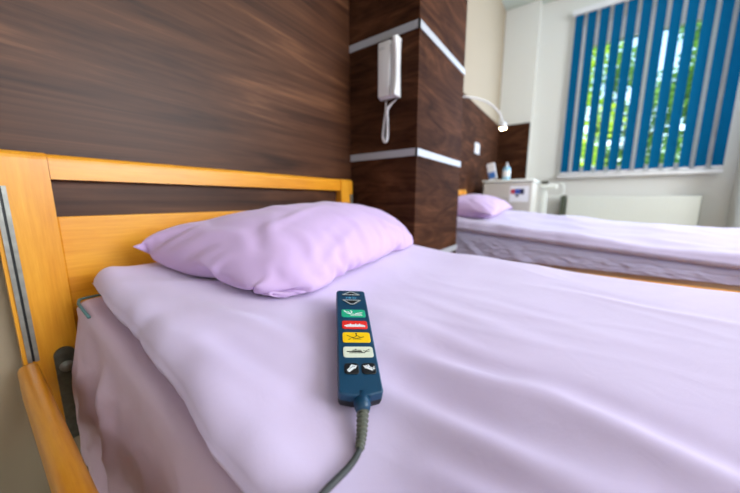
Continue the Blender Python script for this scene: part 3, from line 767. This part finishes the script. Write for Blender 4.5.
# overbed tray support beside the cabinet
sd = empty('tray_stand', w(4.08, .33, -.99), 'white tray stand with a dark clamp right of the bedside cabinet', 'stand')
box('column', (S*4.07, S*.315, .06), (S*4.12, S*.375, EYE+S*.13), 'white_enamel', sd, bev=.006)
box('base', (S*4.0, S*.27, .0), (S*4.2, S*.40, .058), 'white_enamel', sd, bev=.01)
box('clamp', (S*4.05, S*.31, EYE+S*.185), (S*4.13, S*.385, EYE+S*.225), 'dark_steel', sd, bev=.004)
box('tray_edge', (S*4.03, S*.22, EYE+S*.131), (S*4.16, S*.385, EYE+S*.184), 'white_enamel', sd, bev=.01)
tubeo('handle', catmull([w(4.08, .24, .16), w(4.06, .18, .19), w(4.06, .15, .13), w(4.06, .17, .05), w(4.08, .25, .04), w(4.09, .33, .05)], 6), .006, 'white_enamel', sd)
# bottles
bt = empty('bottle', w(3.66, .72, ZT+.001), 'pale blue plastic bottle with a pump on the bedside cabinet', 'bottle')
p = w(3.66, .70, ZT+.001)
bm = bmesh.new(); lathe(bm, [(.030, 0), (.033, .004), (.033, .10), (.028, .118), (.012, .126), (.012, .136)], p, 'z', 20); from_bm('body', bm, 'bottle_blue', bt, True)
bm = bmesh.new(); lathe(bm, [(.0335, .03), (.0337, .031), (.0337, .085), (.0335, .086)], p, 'z', 20); from_bm('bottle_label', bm, 'white_plastic', bt, True)
bm = bmesh.new(); lathe(bm, [(.014, .130), (.014, .142), (.005, .144), (.005, .155), (.010, .156), (.010, .162)], p, 'z', 16); from_bm('pump', bm, 'white_plastic', bt, True)
lf = empty('leaflet_stand', w(3.62, .83, ZT+.001), 'tilted white and blue packet beside the pump bottle on the cabinet', 'packet')
p = w(3.62, .83, ZT+.002); bm = bmesh.new()
bx(bm, (-.015, -.035, 0), (.015, .035, .155), .003); rot = Matrix.Rotation(math.radians(-13), 3, 'X')
for v in bm.verts: v.co = rot @ v.co+p+Vector((0, 0, .009))
from_bm('packet_body', bm, 'white_plastic', lf)
bm = bmesh.new(); bx(bm, (-.0162, -.030, .01), (-.0152, .030, .07))
for v in bm.verts: v.co = rot @ v.co+p+Vector((0, 0, .009))
from_bm('printed_band', bm, 'label_blue', lf)

# ------------------------------------------------------------------ blind and radiator at the window
XB = S*4.8
bl = empty('vertical_blind', (XB, S*-.5, EYE+S*2.30), 'blue vertical blind hanging half open in front of the window', 'blind')
box('head_rail', (XB-.025, S*-1.27, EYE+S*2.285), (XB+.025, S*.28, EYE+S*2.345), 'white_plastic', bl, bev=.004)
n = 12; pitch = (1.245+.262-.003)/n
for k in range(n):
    yc = .262-pitch*(k+.5); wv = .0365
    V = []; F = []; a = math.radians(random.uniform(2, 6))
    xr_ = random.uniform(-.001, .001)
    z0_, z1_ = EYE+S*.352, EYE+S*2.283
    for j in range(9):
        f = j/8-.5; x = XB+math.sin(a)*f*2*wv+.004*(1-4*f*f)+xr_; y = S*yc+math.cos(a)*f*2*wv
        V += [(x, y, z0_), (x, y, z1_), (x+.0008, y, z0_), (x+.0008, y, z1_)]
    for j in range(8):
        q = j*4; F += [(q, q+4, q+5, q+1), (q+2, q+3, q+7, q+6), (q, q+2, q+6, q+4), (q+1, q+5, q+7, q+3)]
    F += [(0, 1, 3, 2), (32, 34, 35, 33)]
    va = link('vane', V, F, 'blind_fabric', bl)
    va.data.materials.append(M['blind_bounce_back'])          # pale backing, added to bounce daylight onto the window frame
    for j in range(8): va.data.polygons[j*4+1].material_index = 1
    box('bottom_weight', (XB-.004, S*yc-.035, z0_-.006), (XB+.004, S*yc+.035, z0_+.012), 'white_plastic', va, bev=.001)
bm = bmesh.new()
pts = []
for k in range(n): pts += [w(4.792, .262-pitch*(k+.5)+dd, .35-(.006 if abs(dd) < .01 else 0)) for dd in (.05, 0, -.05)]
tube(bm, pts, .0012, 6); from_bm('bead_chain', bm, 'white_plastic', bl)
rd = empty('radiator', w(4.75, -.45, -.7), 'long white panel radiator on the wall under the window', 'radiator')
ra, rb = S*-1.10, S*.13; rz0, rz1 = EYE-S*.62, EYE+S*.045
bm = bmesh.new(); bx(bm, (XW-.105, ra, rz0), (XW-.085, rb, rz1), .006)
k = ra+.02
while k < rb-.03:
    bx(bm, (XW-.1062, k, rz0+.03), (XW-.1045, k+.022, rz1-.03), .0015); k += .04
from_bm('front_panel', bm, 'white_enamel', rd)
box('back_panel', (XW-.05, ra, rz0), (XW-.035, rb, rz1), 'white_enamel', rd, bev=.004)
bm = bmesh.new()
for k in range(int((rb-ra)/.012)): bx(bm, (XW-.0835, ra+.006+k*.012, rz1-.012), (XW-.0515, ra+.010+k*.012, rz1+.001))
from_bm('top_grille', bm, 'white_enamel', rd)
for y in (ra-.002, rb+.001): box('side_cover', (XW-.104, y, rz0+.01), (XW-.036, y+.0015, rz1-.004), 'shadow_gap', rd)
for y in (ra+.2, rb-.2): box('wall_bracket', (XW-.034, y-.02, rz0+.05), (XW-.0005, y+.02, rz1-.05), 'steel', rd)
bm = bmesh.new(); tube(bm, [(XW-.07, rb+.003, rz1-.05), (XW-.07, rb+.03, rz1-.05)], .012, 12); tube(bm, [(XW-.07, rb+.03, rz1-.05), (XW-.07, rb+.072, rz1-.05)], .02, 14)
from_bm('valve', bm, 'white_plastic', rd, True)
box('gap_shade_strip', (XW-.10, rb+.008, rz0), (XW-.095, rb+.062, rz1+.012), 'shadow_gap', rd)  # dark strip whose colour stands for the shaded gap beside the radiator
tubeo('pipe', [(XW-.07, rb+.03, rz1-.06), (XW-.07, rb+.03, .001)], .009, 'white_enamel', rd)

# ------------------------------------------------------------------ unseen ceiling panels, added to light the room
def clight(x, y, label):
    r = empty('ceiling_fill_light', (x, y, CZ), label, 'added ceiling light', 'added ceiling fill panels')
    bm = bmesh.new(); h = .31
    for a, b in (((-h, -h), (h, -h+.02)), ((-h, h-.02), (h, h)), ((-h, -h+.02), (-h+.02, h-.02)), ((h-.02, -h+.02), (h, h-.02))):
        bx(bm, (x+a[0], y+a[1], CZ-.05), (x+b[0], y+b[1], CZ-.001))
    from_bm('frame', bm, 'white_enamel', r)
    box('diffuser', (x-h+.02, y-h+.02, CZ-.045), (x+h-.02, y+h-.02, CZ-.035), 'fill_panel_glow', r)
clight(.9, -1.3, 'unseen square ceiling light added above the near bed for fill')
clight(2.9, -2.3, 'unseen square ceiling light added past the foot of the far bed for fill')

# ------------------------------------------------------------------ trees outside
def tree(x, y, hgt, rad, lm, label, n=9000):
    r = empty('tree', (x, y, -1.2), label, 'tree', 'trees outside the window')
    tubeo('trunk', catmull([(x, y, -1.2), (x+.1, y+.05, .5), (x-.05, y-.05, 1.8), (x, y, hgt)], 6), [.16-.10*i/18 for i in range(19)], 'bark', r, 12)
    bm = bmesh.new()
    for k in range(7):
        a = k*2.4; z = .6+k*.35; tube(bm, [(x, y, z), (x+.5*rad*math.cos(a), y+.5*rad*math.sin(a), z+.5), (x+.85*rad*math.cos(a), y+.85*rad*math.sin(a), z+.7)], [.06, .035, .012], 7)
    from_bm('branches', bm, 'bark', r, True)
    V = []; F = []
    cl = [(x+random.uniform(-.6, .6)*rad, y+random.uniform(-.6, .6)*rad, random.uniform(.0, hgt), random.uniform(.35, .7)) for _ in range(34)]
    for k in range(n):
        c = random.choice(cl); d = Vector((random.gauss(0, 1), random.gauss(0, 1), random.gauss(0, 1))).normalized()*c[3]*random.uniform(.6, 1)
        p = Vector(c[:3])+d; s = random.uniform(.05, .10)
        q = Matrix.Rotation(random.uniform(0, 6.3), 3, 'Z') @ Matrix.Rotation(random.uniform(-1.3, 1.3), 3, 'X')
        i = len(V)
        V += [p+q @ Vector(v)*s for v in ((-1, 0, 0), (-.3, -.5, .1), (.5, -.4, .1), (1.1, 0, -.1), (.5, .4, .1), (-.3, .5, .1))]
        F.append(tuple(range(i, i+6)))
    link('foliage', V, F, lm, r)
tree(8.0, .75, 4.6, 1.25, 'leaf_a', 'bright green leafy tree seen through the left gaps of the blind')
tree(8.6, -2.35, 4.4, 1.25, 'leaf_b', 'darker green tree seen through the right gaps of the blind')
tree(12.2, -1.2, 5.2, 1.9, 'leaf_b', 'green tree standing behind the other two outside the window')
